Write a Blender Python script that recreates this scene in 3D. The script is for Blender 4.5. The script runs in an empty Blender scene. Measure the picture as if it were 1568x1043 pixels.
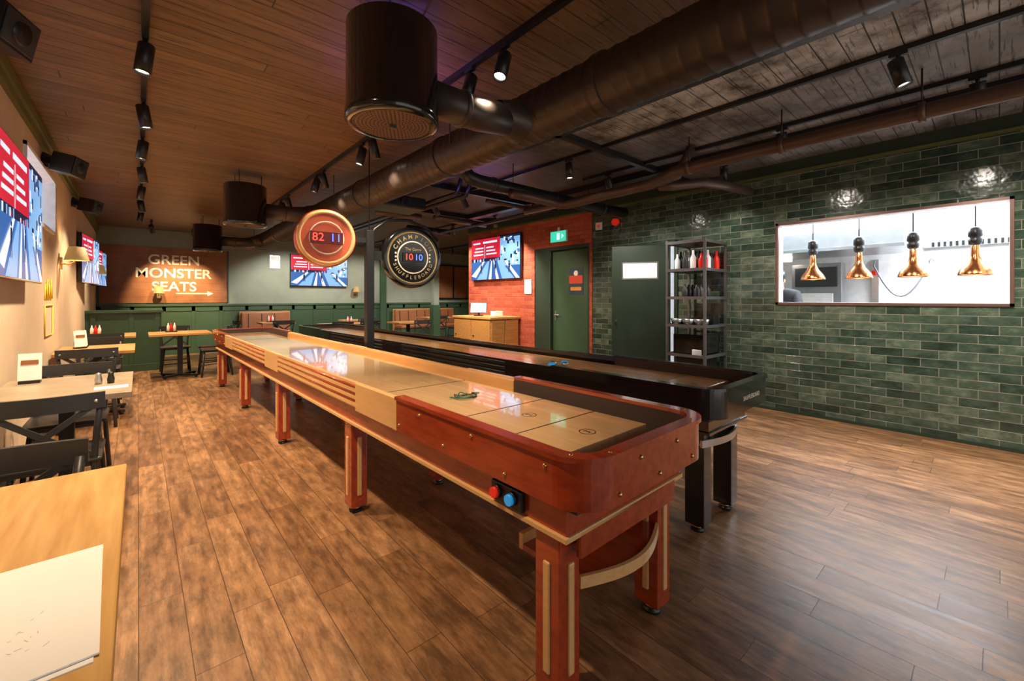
import bpy,bmesh,math,random
from mathutils import Vector,Matrix
R=math.radians
random.seed(4)
sc=bpy.context.scene
COL=sc.collection
# ------------------------------------------------------------------ nodes
def newmat(name):
    m=bpy.data.materials.new(name); m.use_nodes=True
    nt=m.node_tree; nt.nodes.clear()
    o=nt.nodes.new('ShaderNodeOutputMaterial'); p=nt.nodes.new('ShaderNodeBsdfPrincipled')
    nt.links.new(p.outputs[0],o.inputs[0]); return m,nt,p
def setin(nt,sock,v):
    if isinstance(v,bpy.types.NodeSocket): nt.links.new(v,sock)
    elif v is not None: sock.default_value=v
def mth(nt,op,a,b=None,c=None):
    n=nt.nodes.new('ShaderNodeMath'); n.operation=op
    setin(nt,n.inputs[0],a); setin(nt,n.inputs[1],b)
    if c is not None: setin(nt,n.inputs[2],c)
    return n.outputs[0]
def comb(nt,x,y,z):
    n=nt.nodes.new('ShaderNodeCombineXYZ')
    for i,v in enumerate((x,y,z)): setin(nt,n.inputs[i],v)
    return n.outputs[0]
def mixc(nt,f,a,b,mode='MIX'):
    n=nt.nodes.new('ShaderNodeMix'); n.data_type='RGBA'; n.blend_type=mode
    setin(nt,n.inputs[0],f)
    setin(nt,n.inputs[6],a if isinstance(a,bpy.types.NodeSocket) else (*a,1)); setin(nt,n.inputs[7],b if isinstance(b,bpy.types.NodeSocket) else (*b,1))
    return n.outputs[2]
def noise(nt,vec,scale,detail=4,rough=.6):
    n=nt.nodes.new('ShaderNodeTexNoise'); n.inputs['Scale'].default_value=scale
    n.inputs['Detail'].default_value=detail; n.inputs['Roughness'].default_value=rough
    nt.links.new(vec,n.inputs['Vector']); return n.outputs['Fac']
def maprange(nt,v,a,b,c=0,d=1):
    n=nt.nodes.new('ShaderNodeMapRange'); setin(nt,n.inputs[0],v)
    for i,x in enumerate((a,b,c,d)): n.inputs[i+1].default_value=x
    return n.outputs[0]
def bump(nt,p,h,strength,dist):
    n=nt.nodes.new('ShaderNodeBump'); n.inputs['Strength'].default_value=strength; n.inputs['Distance'].default_value=dist
    nt.links.new(h,n.inputs['Height']); nt.links.new(n.outputs[0],p.inputs['Normal'])
def objc(nt):
    return nt.nodes.new('ShaderNodeTexCoord').outputs['Object']
def mat(name,col,rough=.5,metal=0,coat=0,emit=None,es=0,col2=None,ns=12,stretch=(1,1,1),bmp=0,lo=.3,hi=.7):
    m,nt,p=newmat(name)
    if emit is not None:
        p.inputs['Emission Color'].default_value=(*emit,1); p.inputs['Emission Strength'].default_value=es
    vm=nt.nodes.new('ShaderNodeVectorMath'); vm.operation='MULTIPLY'
    nt.links.new(objc(nt),vm.inputs[0]); vm.inputs[1].default_value=stretch
    f=noise(nt,vm.outputs[0],ns)
    if col2 is None: col2=tuple(c*.85 for c in col)
    c=mixc(nt,maprange(nt,f,lo,hi),col,col2)
    nt.links.new(c,p.inputs['Base Color'])
    p.inputs['Roughness'].default_value=rough; p.inputs['Metallic'].default_value=metal
    p.inputs['Coat Weight'].default_value=coat; p.inputs['Coat Roughness'].default_value=.08
    if bmp: bump(nt,p,f,bmp,.01)
    return m
def cells(name,u,v,w,L,cols,gap,gapcol,rough,off='rand',grain=(14,1.2),gmix=.5,bs=.4,bd=.004,und=0,roughvar=0,coat=0,extra=None):
    m,nt,p=newmat(name)
    s=nt.nodes.new('ShaderNodeSeparateXYZ'); oc=objc(nt); nt.links.new(oc,s.inputs[0])
    U=s.outputs[u]; V=s.outputs[v]
    ru=mth(nt,'DIVIDE',U,w); row=mth(nt,'FLOOR',ru)
    if off=='rand':
        wn=nt.nodes.new('ShaderNodeTexWhiteNoise'); wn.noise_dimensions='1D'; setin(nt,wn.inputs['W'],row); o=wn.outputs['Value']
    else: o=mth(nt,'MULTIPLY',row,.5)
    rv=mth(nt,'ADD',mth(nt,'DIVIDE',V,L),o); col=mth(nt,'FLOOR',rv)
    wn=nt.nodes.new('ShaderNodeTexWhiteNoise'); wn.noise_dimensions='2D'; nt.links.new(comb(nt,row,col,0),wn.inputs['Vector']); idv=wn.outputs['Value']
    fu=mth(nt,'FRACT',ru); fv=mth(nt,'FRACT',rv)
    du=mth(nt,'MULTIPLY',mth(nt,'MINIMUM',fu,mth(nt,'SUBTRACT',1.0,fu)),w)
    dv=mth(nt,'MULTIPLY',mth(nt,'MINIMUM',fv,mth(nt,'SUBTRACT',1.0,fv)),L)
    d=mth(nt,'MINIMUM',du,dv); mask=maprange(nt,d,gap*.5,gap)
    g=noise(nt,comb(nt,mth(nt,'MULTIPLY',U,grain[0]),mth(nt,'MULTIPLY',V,grain[1]),mth(nt,'MULTIPLY',idv,37.)),1.0,6,.65)
    f=mth(nt,'ADD',mth(nt,'MULTIPLY',idv,1-gmix),mth(nt,'MULTIPLY',maprange(nt,g,.3,.7),gmix))
    cr=nt.nodes.new('ShaderNodeValToRGB'); e=cr.color_ramp.elements
    n=len(cols)
    while len(e)<n: e.new(.5)
    for i,c in enumerate(cols): e[i].position=.08+.84*i/(n-1); e[i].color=(*c,1)
    nt.links.new(f,cr.inputs[0])
    cc=cr.outputs[0]
    if extra: cc=extra(nt,cc,s,oc)
    c=mixc(nt,mask,gapcol,cc); nt.links.new(c,p.inputs['Base Color'])
    if roughvar: nt.links.new(maprange(nt,g,.3,.7,rough-roughvar,rough+roughvar),p.inputs['Roughness'])
    else: p.inputs['Roughness'].default_value=rough
    p.inputs['Coat Weight'].default_value=coat
    h=mth(nt,'ADD',mask,mth(nt,'MULTIPLY',g,.25))
    if und:
        h=mth(nt,'ADD',h,mth(nt,'MULTIPLY',noise(nt,oc,9,2),und)); h=mth(nt,'ADD',h,mth(nt,'MULTIPLY',idv,0.2))
    bump(nt,p,h,bs,bd)
    return m
# ------------------------------------------------------------------ materials
def floor_extra(nt,cc,s,oc):
    v=comb(nt,mth(nt,'MULTIPLY',s.outputs[0],15.),mth(nt,'MULTIPLY',s.outputs[1],4.2),0.0)
    k=maprange(nt,noise(nt,v,1.0,6,.75),.40,.60,.55,1.18)
    return mixc(nt,1.0,cc,comb(nt,k,k,k),'MULTIPLY')
M_floor=cells('floor_wood',0,1,.15,1.0,[(.12,.056,.025),(.20,.098,.045),(.29,.15,.07),(.39,.215,.108)],.0018,(.045,.02,.01),.37,grain=(34,3.),gmix=.55,bs=.3,bd=.002,roughvar=.06,extra=floor_extra)
def ceil_extra(nt,cc,s,oc):
    fx=maprange(nt,s.outputs[0],2.25,2.4)
    fb=maprange(nt,s.outputs[0],3.5,3.8,1.0,.35)
    fy=maprange(nt,s.outputs[1],3.4,1.9)  # whitewash fades with depth: kitchen light falloff put into the colour
    nz=maprange(nt,noise(nt,oc,2.6,6,.7),.36,.56)
    a=mth(nt,'MULTIPLY',mth(nt,'MULTIPLY',mth(nt,'MULTIPLY',fx,fb),fy),nz)
    dark=mixc(nt,maprange(nt,s.outputs[0],2.2,2.6),cc,(.07,.054,.044))
    v2=comb(nt,mth(nt,'MULTIPLY',s.outputs[0],2.6),mth(nt,'MULTIPLY',s.outputs[1],42.),0.0)
    st=maprange(nt,noise(nt,v2,1.0,4,.7),.56,.62,1.0,.28)
    c=mixc(nt,a,dark,(.50,.51,.50))
    return mixc(nt,1.0,c,comb(nt,st,st,st),'MULTIPLY')
M_ceil=cells('ceiling_planks',1,0,.13,3.2,[(.09,.046,.020),(.15,.082,.038),(.21,.12,.058)],.004,(.009,.006,.004),.5,grain=(30,1.5),gmix=.6,bs=.6,bd=.006,extra=ceil_extra)
M_tile=cells('green_glazed_tile',2,1,.083,.25,[(.016,.030,.022),(.034,.060,.043),(.07,.105,.075),(.16,.20,.14)],.0034,(.27,.25,.20),.14,off='half',grain=(14,8),gmix=.5,bs=.55,bd=.006,und=1.2)
M_brick=cells('red_brick',2,1,.075,.23,[(.25,.035,.015),(.42,.07,.03),(.55,.12,.06)],.006,(.30,.10,.06),.8,off='half',grain=(30,20),bs=.8,bd=.01)
M_wall=mat('cream_plaster',(.62,.50,.37),.8,ns=3,bmp=.05)
M_wallg=mat('grey_green_paint',(.27,.31,.25),.7,ns=3)
M_green=mat('green_paint',(.042,.09,.048),.45,ns=4)
M_greend=mat('dark_green_paint',(.026,.045,.030),.4,ns=4)
M_olive=mat('olive_trim',(.11,.12,.035),.5,ns=4)
M_black=mat('black_metal',(.012,.012,.013),.35,ns=30)
M_blackg=mat('black_gloss',(.008,.008,.009),.14,coat=.5)
M_dgrey=mat('dark_grey_chair',(.032,.034,.036),.4,ns=8)
M_cherry=mat('cherry_wood',(.42,.055,.013),.25,coat=.8,col2=(.25,.028,.007),ns=5,stretch=(6,1,6))
M_maple=mat('maple_wood',(.74,.45,.20),.3,coat=.3,col2=(.64,.37,.15),ns=4,stretch=(14,1.2,14))
M_board=cells('maple_playfield',0,1,.045,1.6,[(.64,.40,.20),(.72,.46,.24),(.78,.52,.29)],.0004,(.45,.25,.1),.12,grain=(40,2),gmix=.5,bs=.02,bd=.001,coat=1)
M_board2=cells('amber_playfield',0,1,.045,1.6,[(.46,.21,.07),(.56,.28,.10),(.64,.34,.13)],.0004,(.25,.12,.05),.22,grain=(40,2),gmix=.5,bs=.02,bd=.001,coat=.3)
M_felt=mat('gutter_carpet',(.085,.055,.045),.95,ns=160,bmp=.4)
M_gold=mat('brass',(.75,.5,.18),.25,metal=1)
M_copper=mat('copper',(.72,.28,.10),.2,metal=1)
M_duct=mat('spiral_duct',(.068,.052,.044),.4,metal=.5,ns=6)
M_pipe=mat('bronze_pipe',(.11,.066,.05),.42,metal=.4,ns=6)
M_pine=mat('pine_tabletop',(.70,.43,.15),.35,col2=(.52,.27,.075),ns=3,stretch=(12,1.0,12))
M_oak=mat('oak_tabletop',(.60,.32,.11),.38,col2=(.40,.18,.05),ns=3,stretch=(1.,12,12))
M_stone=mat('grey_wood_top',(.34,.28,.20),.35,col2=(.22,.17,.12),ns=5)
M_white=mat('white_paint',(.88,.89,.9),.5)
M_paper=mat('paper',(.9,.91,.93),.6,col2=(.88,.89,.91))
M_steel=mat('stainless',(.55,.57,.6),.3,metal=.9)
M_leather=mat('tan_leather',(.30,.11,.04),.45,ns=8)
M_bulb=mat('lamp_glow',(1,.9,.75),.4,emit=(1,.88,.68),es=18)
M_red=mat('red_plastic',(.6,.015,.01),.3,emit=(1,.03,.01),es=.2)
M_blue=mat('blue_plastic',(.02,.3,.7),.3,emit=(.02,.4,1),es=.22)
M_greenrope=mat('green_rope',(.03,.15,.10),.6)
M_shade=mat('lamp_shade',(.35,.24,.10),.7,emit=(1,.6,.2),es=.15)
M_cream=mat('cream_text',(.9,.84,.7),.6)
M_line=mat('black_ink',(.01,.01,.01),.3)
M_yel=mat('yellow_paint',(.85,.6,.05),.6)
M_win=mat('daylight_glass',(.8,.88,1),.3,emit=(.7,.82,1),es=.7)
M_frame=mat('frame_bronze',(.20,.11,.09),.35,metal=.4)
M_plate=mat('perforated_plate',(.18,.09,.06),.4,metal=.3)
def emi(name,c,s=.78):
    return mat(name,tuple(x*.2 for x in c),.3,emit=c,es=s,col2=tuple(x*.18 for x in c))
E_red=emi('screen_red',(.6,.015,.04)); E_blue=emi('screen_blue',(.03,.12,.38)); E_lb=emi('screen_lightblue',(.22,.45,.8)); E_w=emi('screen_white',(.75,.85,.95)); E_dk=emi('screen_dark',(.01,.015,.05))
E_dr=emi('led_red',(1,.06,.03),2.0); E_db=emi('led_blue',(.06,.12,1),3.0); E_exit=emi('exit_green',(.04,.6,.38),.9)
def poster_mat():
    m,nt,p=newmat('mural_print'); oc=objc(nt)
    f=noise(nt,oc,2.2,5); c=mixc(nt,maprange(nt,f,.3,.7),(.20,.075,.03),(.36,.15,.055))
    s=nt.nodes.new('ShaderNodeSeparateXYZ'); nt.links.new(oc,s.inputs[0])
    g=mth(nt,'FRACT',mth(nt,'MULTIPLY',s.outputs[2],6.))
    c=mixc(nt,maprange(nt,g,.95,.99),c,(.12,.045,.02)); nt.links.new(c,p.inputs['Base Color']); p.inputs['Roughness'].default_value=.6
    return m
M_mural=poster_mat()
# ------------------------------------------------------------------ builder
class B:
    def __init__(s): s.bm=bmesh.new(); s.mats=[]
    def mi(s,m):
        if m not in s.mats: s.mats.append(m)
        return s.mats.index(m)
    def put(s,t,m,M=None,smooth=False):
        if M is not None: bmesh.ops.transform(t,matrix=M,verts=t.verts)
        i=s.mi(m)
        for f in t.faces: f.material_index=i; f.smooth=smooth
        me=bpy.data.meshes.new('t'); t.to_mesh(me); t.free(); s.bm.from_mesh(me); bpy.data.meshes.remove(me)
    def box(s,c,d,m,rot=(0,0,0),bev=0,M=None):
        t=bmesh.new(); bmesh.ops.create_cube(t,size=1)
        bmesh.ops.scale(t,vec=d,verts=t.verts)
        if bev: bmesh.ops.bevel(t,geom=t.edges[:],offset=bev,segments=2,affect='EDGES',profile=.5)
        X=Matrix.Translation(c)@Matrix.Rotation(rot[2],4,'Z')@Matrix.Rotation(rot[1],4,'Y')@Matrix.Rotation(rot[0],4,'X')
        s.put(t,m,X if M is None else M@X)
    def bx(s,x0,x1,y0,y1,z0,z1,m,bev=0):
        s.box(((x0+x1)/2,(y0+y1)/2,(z0+z1)/2),(abs(x1-x0),abs(y1-y0),abs(z1-z0)),m,bev=bev)
    def cyl(s,a,b,r,m,r2=None,seg=20,M=None):
        a=Vector(a); b=Vector(b); d=b-a
        t=bmesh.new(); bmesh.ops.create_cone(t,cap_ends=True,segments=seg,radius1=r,radius2=r if r2 is None else r2,depth=d.length)
        X=Matrix.Translation((a+b)/2)@d.to_track_quat('Z','Y').to_matrix().to_4x4()
        i=s.mi(m)
        bmesh.ops.transform(t,matrix=X if M is None else M@X,verts=t.verts)
        for f in t.faces: f.material_index=i; f.smooth=len(f.verts)==4
        me=bpy.data.meshes.new('t'); t.to_mesh(me); t.free(); s.bm.from_mesh(me); bpy.data.meshes.remove(me)
    def sph(s,c,r,m,sc=(1,1,1),seg=12):
        t=bmesh.new(); bmesh.ops.create_uvsphere(t,u_segments=seg,v_segments=max(6,seg//2),radius=r)
        s.put(t,m,Matrix.Translation(c)@Matrix.Diagonal((*sc,1)),True)
    def lathe(s,prof,m,seg=32,M=None,smooth=True):
        t=bmesh.new(); rings=[]
        for r,z in prof:
            r=max(r,.0004); rings.append([t.verts.new((r*math.cos(2*math.pi*i/seg),r*math.sin(2*math.pi*i/seg),z)) for i in range(seg)])
        for a,b in zip(rings,rings[1:]):
            for i in range(seg):
                j=(i+1)%seg; t.faces.new((a[i],a[j],b[j],b[i]))
        s.put(t,m,M,smooth)
    def tube(s,pts,r,m,seg=8,closed=False,M=None):
        pts=[Vector(p) for p in pts]; n=len(pts); t=bmesh.new(); rings=[]; up=None
        for i,p in enumerate(pts):
            if closed: tg=(pts[(i+1)%n]-pts[i-1]).normalized()
            else: tg=(pts[min(i+1,n-1)]-pts[max(i-1,0)]).normalized()
            if up is None: up=tg.orthogonal().normalized()
            u=(up-tg*up.dot(tg)).normalized(); up=u; w=tg.cross(u)
            rr=r[i] if isinstance(r,list) else r
            rings.append([t.verts.new(p+u*rr*math.cos(2*math.pi*k/seg)+w*rr*math.sin(2*math.pi*k/seg)) for k in range(seg)])
        pr=list(zip(rings,rings[1:]))
        if closed: pr.append((rings[-1],rings[0]))
        for a,b in pr:
            for i in range(seg):
                j=(i+1)%seg; t.faces.new((a[i],a[j],b[j],b[i]))
        if not closed:
            t.faces.new(rings[0][::-1]); t.faces.new(rings[-1])
        bmesh.ops.recalc_face_normals(t,faces=t.faces)
        s.put(t,m,M,True)
    def band(s,out,inn,z0,z1,m,M=None):
        t=bmesh.new(); Q=[]
        for (a,b) in zip(out,inn):
            Q.append([t.verts.new((a[0],a[1],z0)),t.verts.new((a[0],a[1],z1)),t.verts.new((b[0],b[1],z1)),t.verts.new((b[0],b[1],z0))])
        for p,q in zip(Q,Q[1:]):
            for k in range(4):
                l=(k+1)%4; t.faces.new((p[k],p[l],q[l],q[k]))
        t.faces.new(Q[0]); t.faces.new(Q[-1][::-1]); bmesh.ops.recalc_face_normals(t,faces=t.faces)
        s.put(t,m,M)
    def prism(s,poly,z0,z1,m,M=None):
        t=bmesh.new(); a=[t.verts.new((x,y,z0)) for x,y in poly]; b=[t.verts.new((x,y,z1)) for x,y in poly]; n=len(poly)
        t.faces.new(a[::-1]); t.faces.new(b)
        for i in range(n): j=(i+1)%n; t.faces.new((a[i],a[j],b[j],b[i]))
        bmesh.ops.recalc_face_normals(t,faces=t.faces); s.put(t,m,M)
    def quad(s,pts,m,M=None):
        t=bmesh.new(); t.faces.new([t.verts.new(p) for p in pts]); s.put(t,m,M)
    def text(s,txt,size,m,M,ex=.002,sp=1,bold=0):
        cu=bpy.data.curves.new('t','FONT'); cu.body=txt; cu.size=size; cu.align_x='CENTER'; cu.align_y='CENTER'; cu.extrude=ex; cu.space_character=sp; cu.offset=bold
        o=bpy.data.objects.new('t',cu); COL.objects.link(o); bpy.context.view_layer.update()
        me=bpy.data.meshes.new_from_object(o.evaluated_get(bpy.context.evaluated_depsgraph_get()))
        t=bmesh.new(); t.from_mesh(me); bpy.data.meshes.remove(me); bpy.data.objects.remove(o); bpy.data.curves.remove(cu)
        s.put(t,m,M)
    def done(s,name,loc=(0,0,0),rz=0,bev=0,rot=None):
        me=bpy.data.meshes.new(name); s.bm.to_mesh(me); s.bm.free()
        for m in s.mats: me.materials.append(m)
        o=bpy.data.objects.new(name,me); COL.objects.link(o); o.location=loc; o.rotation_euler=rot or (0,0,rz)
        if bev:
            b=o.modifiers.new('bevel','BEVEL'); b.width=bev; b.segments=2; b.limit_method='ANGLE'; b.angle_limit=R(50)
        return o
MX=lambda x,y,z,rz=0,rx=90: Matrix.Translation((x,y,z))@Matrix.Rotation(R(rz),4,'Z')@Matrix.Rotation(R(rx),4,'X')
XL,XR,YB,YN,H=-.69,5.66,12.8,-3.0,2.9
XE=9.6
# ------------------------------------------------------------------ shell
b=B(); b.bx(XL-.15,XE,YN,YB+.15,-.1,0,M_floor); b.done('floor')
b=B(); b.bx(XL-.15,XE,YN,YB+.15,H,H+.1,M_ceil); b.done('ceiling')
b=B(); b.bx(XL-.15,XL,YN,5.1,0,H,M_wall); b.bx(XL-.15,XL,6.7,YB,0,H,M_wall); b.bx(XL-.15,XL,5.1,6.7,0,2.0,M_wall); b.bx(XL-.15,XL,5.1,6.7,2.58,H,M_wall); b.done('wall_left')
b=B(); b.bx(XL-.15,XE,YB,YB+.15,0,H,M_wallg); b.done('wall_back')
b=B(); b.bx(XE,XE+.15,7.78,YB,0,H,M_wallg); b.done('wall_far_right')
b=B()
T=.16
b.bx(XR,XR+T,YN,-.085,0,2.76,M_tile); b.bx(XR,XR+T,-.085,1.737,0,1.25,M_tile); b.bx(XR,XR+T,-.085,1.737,2.2,2.76,M_tile)
b.bx(XR,XR+T,1.737,3.0,0,2.76,M_tile); b.bx(XR,XR+T,3.0,3.85,2.08,2.76,M_tile); b.bx(XR,XR+T,3.85,4.44,0,2.76,M_tile)
b.done('wall_right')
b=B(); b.bx(XR-.015,XR+T,5.8,7.94,0,2.76,M_brick); b.done('wall_brick')
b=B(); b.bx(XR-.015,XR+T,4.44,5.8,2.25,2.76,M_brick); b.done('wall_brick_header')
b=B(); b.bx(XR-.015,XR+T,4.44,4.495,0,2.25,M_brick); b.done('wall_brick_pier')
b=B(); b.bx(XR-.03,XR+T,YN,7.94,2.76,H,M_greend); b.bx(XR-.05,XR,YN,7.94,2.755,2.78,M_olive); b.done('trim_1')
b=B(); b.bx(XL,XL+.05,YN,YB,2.80,2.88,M_olive,); b.bx(XL,XL+.03,YN,YB,2.74,2.80,M_olive); b.done('trim_2')
b=B(); b.bx(XL,XL+.02,YN,YB,0,.12,M_green); b.done('baseboard_left')
b=B(); b.bx(XR-.012,XR,YN,2.98,0,.03,M_greend); b.done('baseboard_right')
b=B(); b.bx(XR+T,XE,7.78,7.94,0,H,M_wallg); b.done('wall_side')
b=B(); b.bx(XL,XE,YB-.03,YB,0,1.14,M_green); b.bx(XL,XE,YB-.07,YB,1.14,1.19,M_green); b.bx(XL,XE,YB-.05,YB,0,.14,M_green)
x=XL
while x<XE: b.bx(x,x+.07,YB-.045,YB-.03,.14,1.14,M_green); x+=.55
b.bx(XL,XE,YB-.045,YB-.03,1.02,1.14,M_green); b.done('trim_wainscot_back')
b=B(); b.bx(XL,.32,10.3,10.42,0,1.06,M_green); b.bx(XL,.35,10.26,10.46,1.06,1.11,M_green); b.bx(XL,.33,10.28,10.3,0,.13,M_green)
for x in (-.6,-.1,.26): b.bx(x-.03,x+.04,10.285,10.3,.13,1.06,M_green)
b.done('half_wall_partition',bev=.004)
b=B(); b.bx(XL-.13,XL-.11,5.1,6.7,2.0,2.58,M_win)
for (y0,y1,z0,z1) in ((5.1,6.7,2.0,2.03),(5.1,6.7,2.55,2.58),(5.1,5.13,2,2.58),(6.67,6.7,2,2.58)): b.bx(XL-.12,XL+.02,y0,y1,z0,z1,M_white)
b.done('window_1')
b=B(); f=.026
for (y0,y1,z0,z1) in ((-.085,1.737,1.25,1.25+f),(-.085,1.737,2.2-f,2.2),(-.085,-.085+f,1.25,2.2),(1.737-f,1.737,1.25,2.2)):
    b.bx(XR-.015,XR+.03,y0,y1,z0,z1,M_frame); b.bx(XR+.03,XR+T,y0,y1,z0,z1,M_white)
b.done('window_2')
# kitchen
b=B(); b.bx(8.3,8.4,-2,4.05,0,H,M_white); b.done('wall_kitchen_back')
b=B(); b.bx(XR+T,8.3,3.95,4.05,0,H,M_white); b.done('wall_kitchen_left')
b=B(); b.bx(XR+T,8.3,-2.1,-2.0,0,H,M_white); b.done('wall_kitchen_right')
b=B(); b.bx(XR+T,8.3,-2,3.95,2.84,2.88,M_white); b.done('ceiling_kitchen')
b=B()
M_hood=mat('hood_steel',(.36,.37,.39),.4,metal=.6)
b.prism([(6.85,1.98),(8.0,1.98),(8.0,2.84),(7.45,2.84),(6.85,2.2)],-2.6,-.75,M_hood,M=Matrix.Rotation(R(90),4,'X'))
b.bx(6.83,8.0,.74,2.61,1.95,1.99,M_steel)
for i in range(7): b.box((7.12,.95+i*.23,2.47),(.3,.16,.01),M_line,rot=(0,R(-47),0))
b.cyl((7.7,2.2,2.0),(7.7,2.2,1.9),.06,M_bulb)
b.done('kitchen_exhaust_hood')
b=B(); b.bx(7.5,8.1,1.5,2.6,.0,.9,M_steel); b.bx(7.45,8.15,1.45,2.65,.9,.94,M_steel); b.bx(7.9,8.15,1.55,2.2,.94,1.86,M_hood); b.bx(7.88,7.9,1.6,2.15,1.5,1.8,M_dgrey); b.bx(7.87,7.89,1.65,2.1,1.1,1.4,M_white)
for i in range(4): b.cyl((7.44,1.6+.25*i,.8),(7.47,1.6+.25*i,.8),.03,M_black)
b.done('kitchen_oven_range',bev=.01)
b=B(); b.bx(7.4,8.1,2.75,3.7,0,1.95,M_steel); b.bx(7.37,7.4,2.8,3.2,.1,1.85,M_steel); b.bx(7.37,7.4,3.25,3.65,.1,1.85,M_steel); b.cyl((7.35,3.15,.8),(7.35,3.15,1.3),.012,M_black); b.cyl((7.35,3.3,.8),(7.35,3.3,1.3),.012,M_black); b.done('kitchen_refrigerator',bev=.01)
b=B(); b.bx(5.85,6.2,-.3,2.6,0,.92,M_steel); b.bx(5.83,6.23,-.35,2.65,.92,.96,M_steel); b.done('kitchen_pass_counter')
b=B(); b.bx(8.22,8.3,-1.2,.7,2.02,2.1,M_steel)
for i in range(32): b.bx(8.205,8.222,-1.18+i*.057,-1.155+i*.057,2.03,2.09,M_line)
b.done('kitchen_vent_grille')
b=B(); b.bx(8.26,8.3,1.18,1.26,1.2,1.9,M_steel); b.tube([(8.26,1.22,1.88)]+[(8.15-.02*math.sin(a/12*3.14),1.22-.6*a/12,1.8-.45*math.sin(a/12*3.14)) for a in range(13)]+[(8.26,.62,1.85)],.012,M_hood); b.sph((8.2,1.22,1.7),.04,M_red); b.cyl((8.26,.62,1.85),(8.3,.62,1.85),.03,M_steel); b.done('trim_kitchen_water_hose')
for y in (1.44,1.015,.58,.15):
    b=B(); X=5.95
    b.lathe([(.02,.30),(.028,.28),(.03,.21),(.036,.17),(.06,.115),(.105,.055),(.12,.015),(.122,0),(.117,0),(.10,.05),(.055,.11),(.02,.16)],M_copper,seg=28)
    b.lathe([(.0,.46),(.026,.46),(.046,.44),(.05,.37),(.036,.355),(.05,.34),(.044,.30),(.02,.28)],M_black,seg=20)
    b.cyl((0,0,.43),(0,0,1.27),.005,M_black,seg=8); b.lathe([(.0,1.30),(.04,1.30),(.04,1.26),(0,1.25)],M_black,seg=16)
    b.sph((0,0,.05),.04,M_bulb); b.done('copper_heat_lamp',(X,y,1.54))
# cook leaning over the pass
def skinbody(name,V,E,rad,m,parent,root=0,lv=2):
    me=bpy.data.meshes.new(name); me.from_pydata(V,E,[]); o=bpy.data.objects.new(name,me); COL.objects.link(o); me.materials.append(m)
    s=o.modifiers.new('skin','SKIN'); s.use_smooth_shade=True
    for i,v in enumerate(me.skin_vertices[0].data):
        r=rad[i]; v.radius=r if isinstance(r,tuple) else (r,r); v.use_root=(i==root)
    u=o.modifiers.new('sub','SUBSURF'); u.levels=lv; u.render_levels=lv
    o.parent=parent; return o
cook=bpy.data.objects.new('cook',None); COL.objects.link(cook); cook.location=(6.68,1.93,0); cook.rotation_euler=(0,0,R(90))
M_skin=mat('skin',(.62,.36,.25),.5,ns=20); M_jacket=mat('black_cook_shirt',(.03,.032,.04),.8); M_trou=mat('grey_trousers',(.05,.05,.055),.8); M_apron=mat('white_apron',(.7,.72,.75),.8); M_hair=mat('dark_hair',(.03,.018,.012),.6,ns=60)
skinbody('torso',[(0,0,.95),(0,.05,1.12),(0,.13,1.28),(0,.18,1.38),(0,.225,1.44),(.17,.17,1.37),(.24,.27,1.13),(.2,.40,1.07),(-.17,.17,1.37),(-.24,.27,1.13),(-.2,.40,1.07)],
 [(0,1),(1,2),(2,3),(3,4),(3,5),(5,6),(6,7),(3,8),(8,9),(9,10)],[(.16,.115),(.145,.11),(.165,.115),(.13,.09),.055,.07,.052,.045,.07,.052,.045],M_jacket,cook)
skinbody('trousers',[(0,0,.96),(0,0,.9),(.09,0,.84),(.10,.03,.48),(.10,-.01,.10),(-.09,0,.84),(-.10,.03,.48),(-.10,-.01,.10)],[(0,1),(1,2),(2,3),(3,4),(1,5),(5,6),(6,7)],[(.155,.12),(.15,.12),.092,.065,.05,.092,.065,.05],M_trou,cook)
skinbody('neck_head',[(0,.20,1.42),(0,.25,1.47),(0,.29,1.51),(0,.325,1.55),(0,.30,1.60)],[(0,1),(1,2),(2,3),(3,4)],[.052,.05,(.066,.075),(.074,.088),(.07,.08)],M_skin,cook)
for sx in (-1,1):
    skinbody('forearm',[(sx*.2,.40,1.07),(sx*.17,.5,1.025),(sx*.155,.545,1.01)],[(0,1),(1,2)],[.038,.028,.025],M_skin,cook)
b=B()
for sx in (-1,1):
    px,py,pz=sx*.15,.585,.995; b.sph((px,py,pz),.04,M_skin,(1,1.15,.42),16)
    for k,(dx,ln) in enumerate(((-.027,.062),(-.009,.072),(.009,.068),(.027,.054))):
        b.tube([(px+dx,py+.025,pz+.002),(px+dx*1.15,py+.03+ln*.45,pz+.006),(px+dx*1.25,py+.03+ln*.8,pz-.004),(px+dx*1.25,py+.03+ln,pz-.018)],[.0095,.009,.008,.006],M_skin,seg=10)
    b.tube([(px-sx*.03,py-.02,pz),(px-sx*.052,py+.01,pz),(px-sx*.058,py+.035,pz-.008)],[.011,.01,.008],M_skin,seg=10)
    b.sph((sx*.03,.405,1.555),.011,M_white); b.sph((sx*.03,.414,1.554),.006,M_line); b.box((sx*.03,.408,1.578),(.03,.006,.006),M_hair)
    b.sph((sx*.076,.315,1.55),.022,M_skin,(.4,.8,1.2)); b.lathe([(0,0),(.05,0),(.052,.04),(.04,.07),(0,.09)],M_black,seg=16,M=Matrix.Translation((sx*.10,.03,.0))@Matrix.Diagonal((1,2.2,1,1)))
b.sph((0,.418,1.535),.014,M_skin,(.8,1.1,1.3)); b.box((0,.402,1.503),(.04,.008,.007),mat('lips',(.5,.15,.12),.5),bev=.002)
b.sph((0,.29,1.595),.088,M_hair,(.95,1.05,.75),20); b.lathe([(.092,0),(.094,.03),(.085,.07),(0,.085)],M_black,seg=24,M=Matrix.Translation((0,.30,1.60))@Matrix.Rotation(R(-18),4,'X'))
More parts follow.
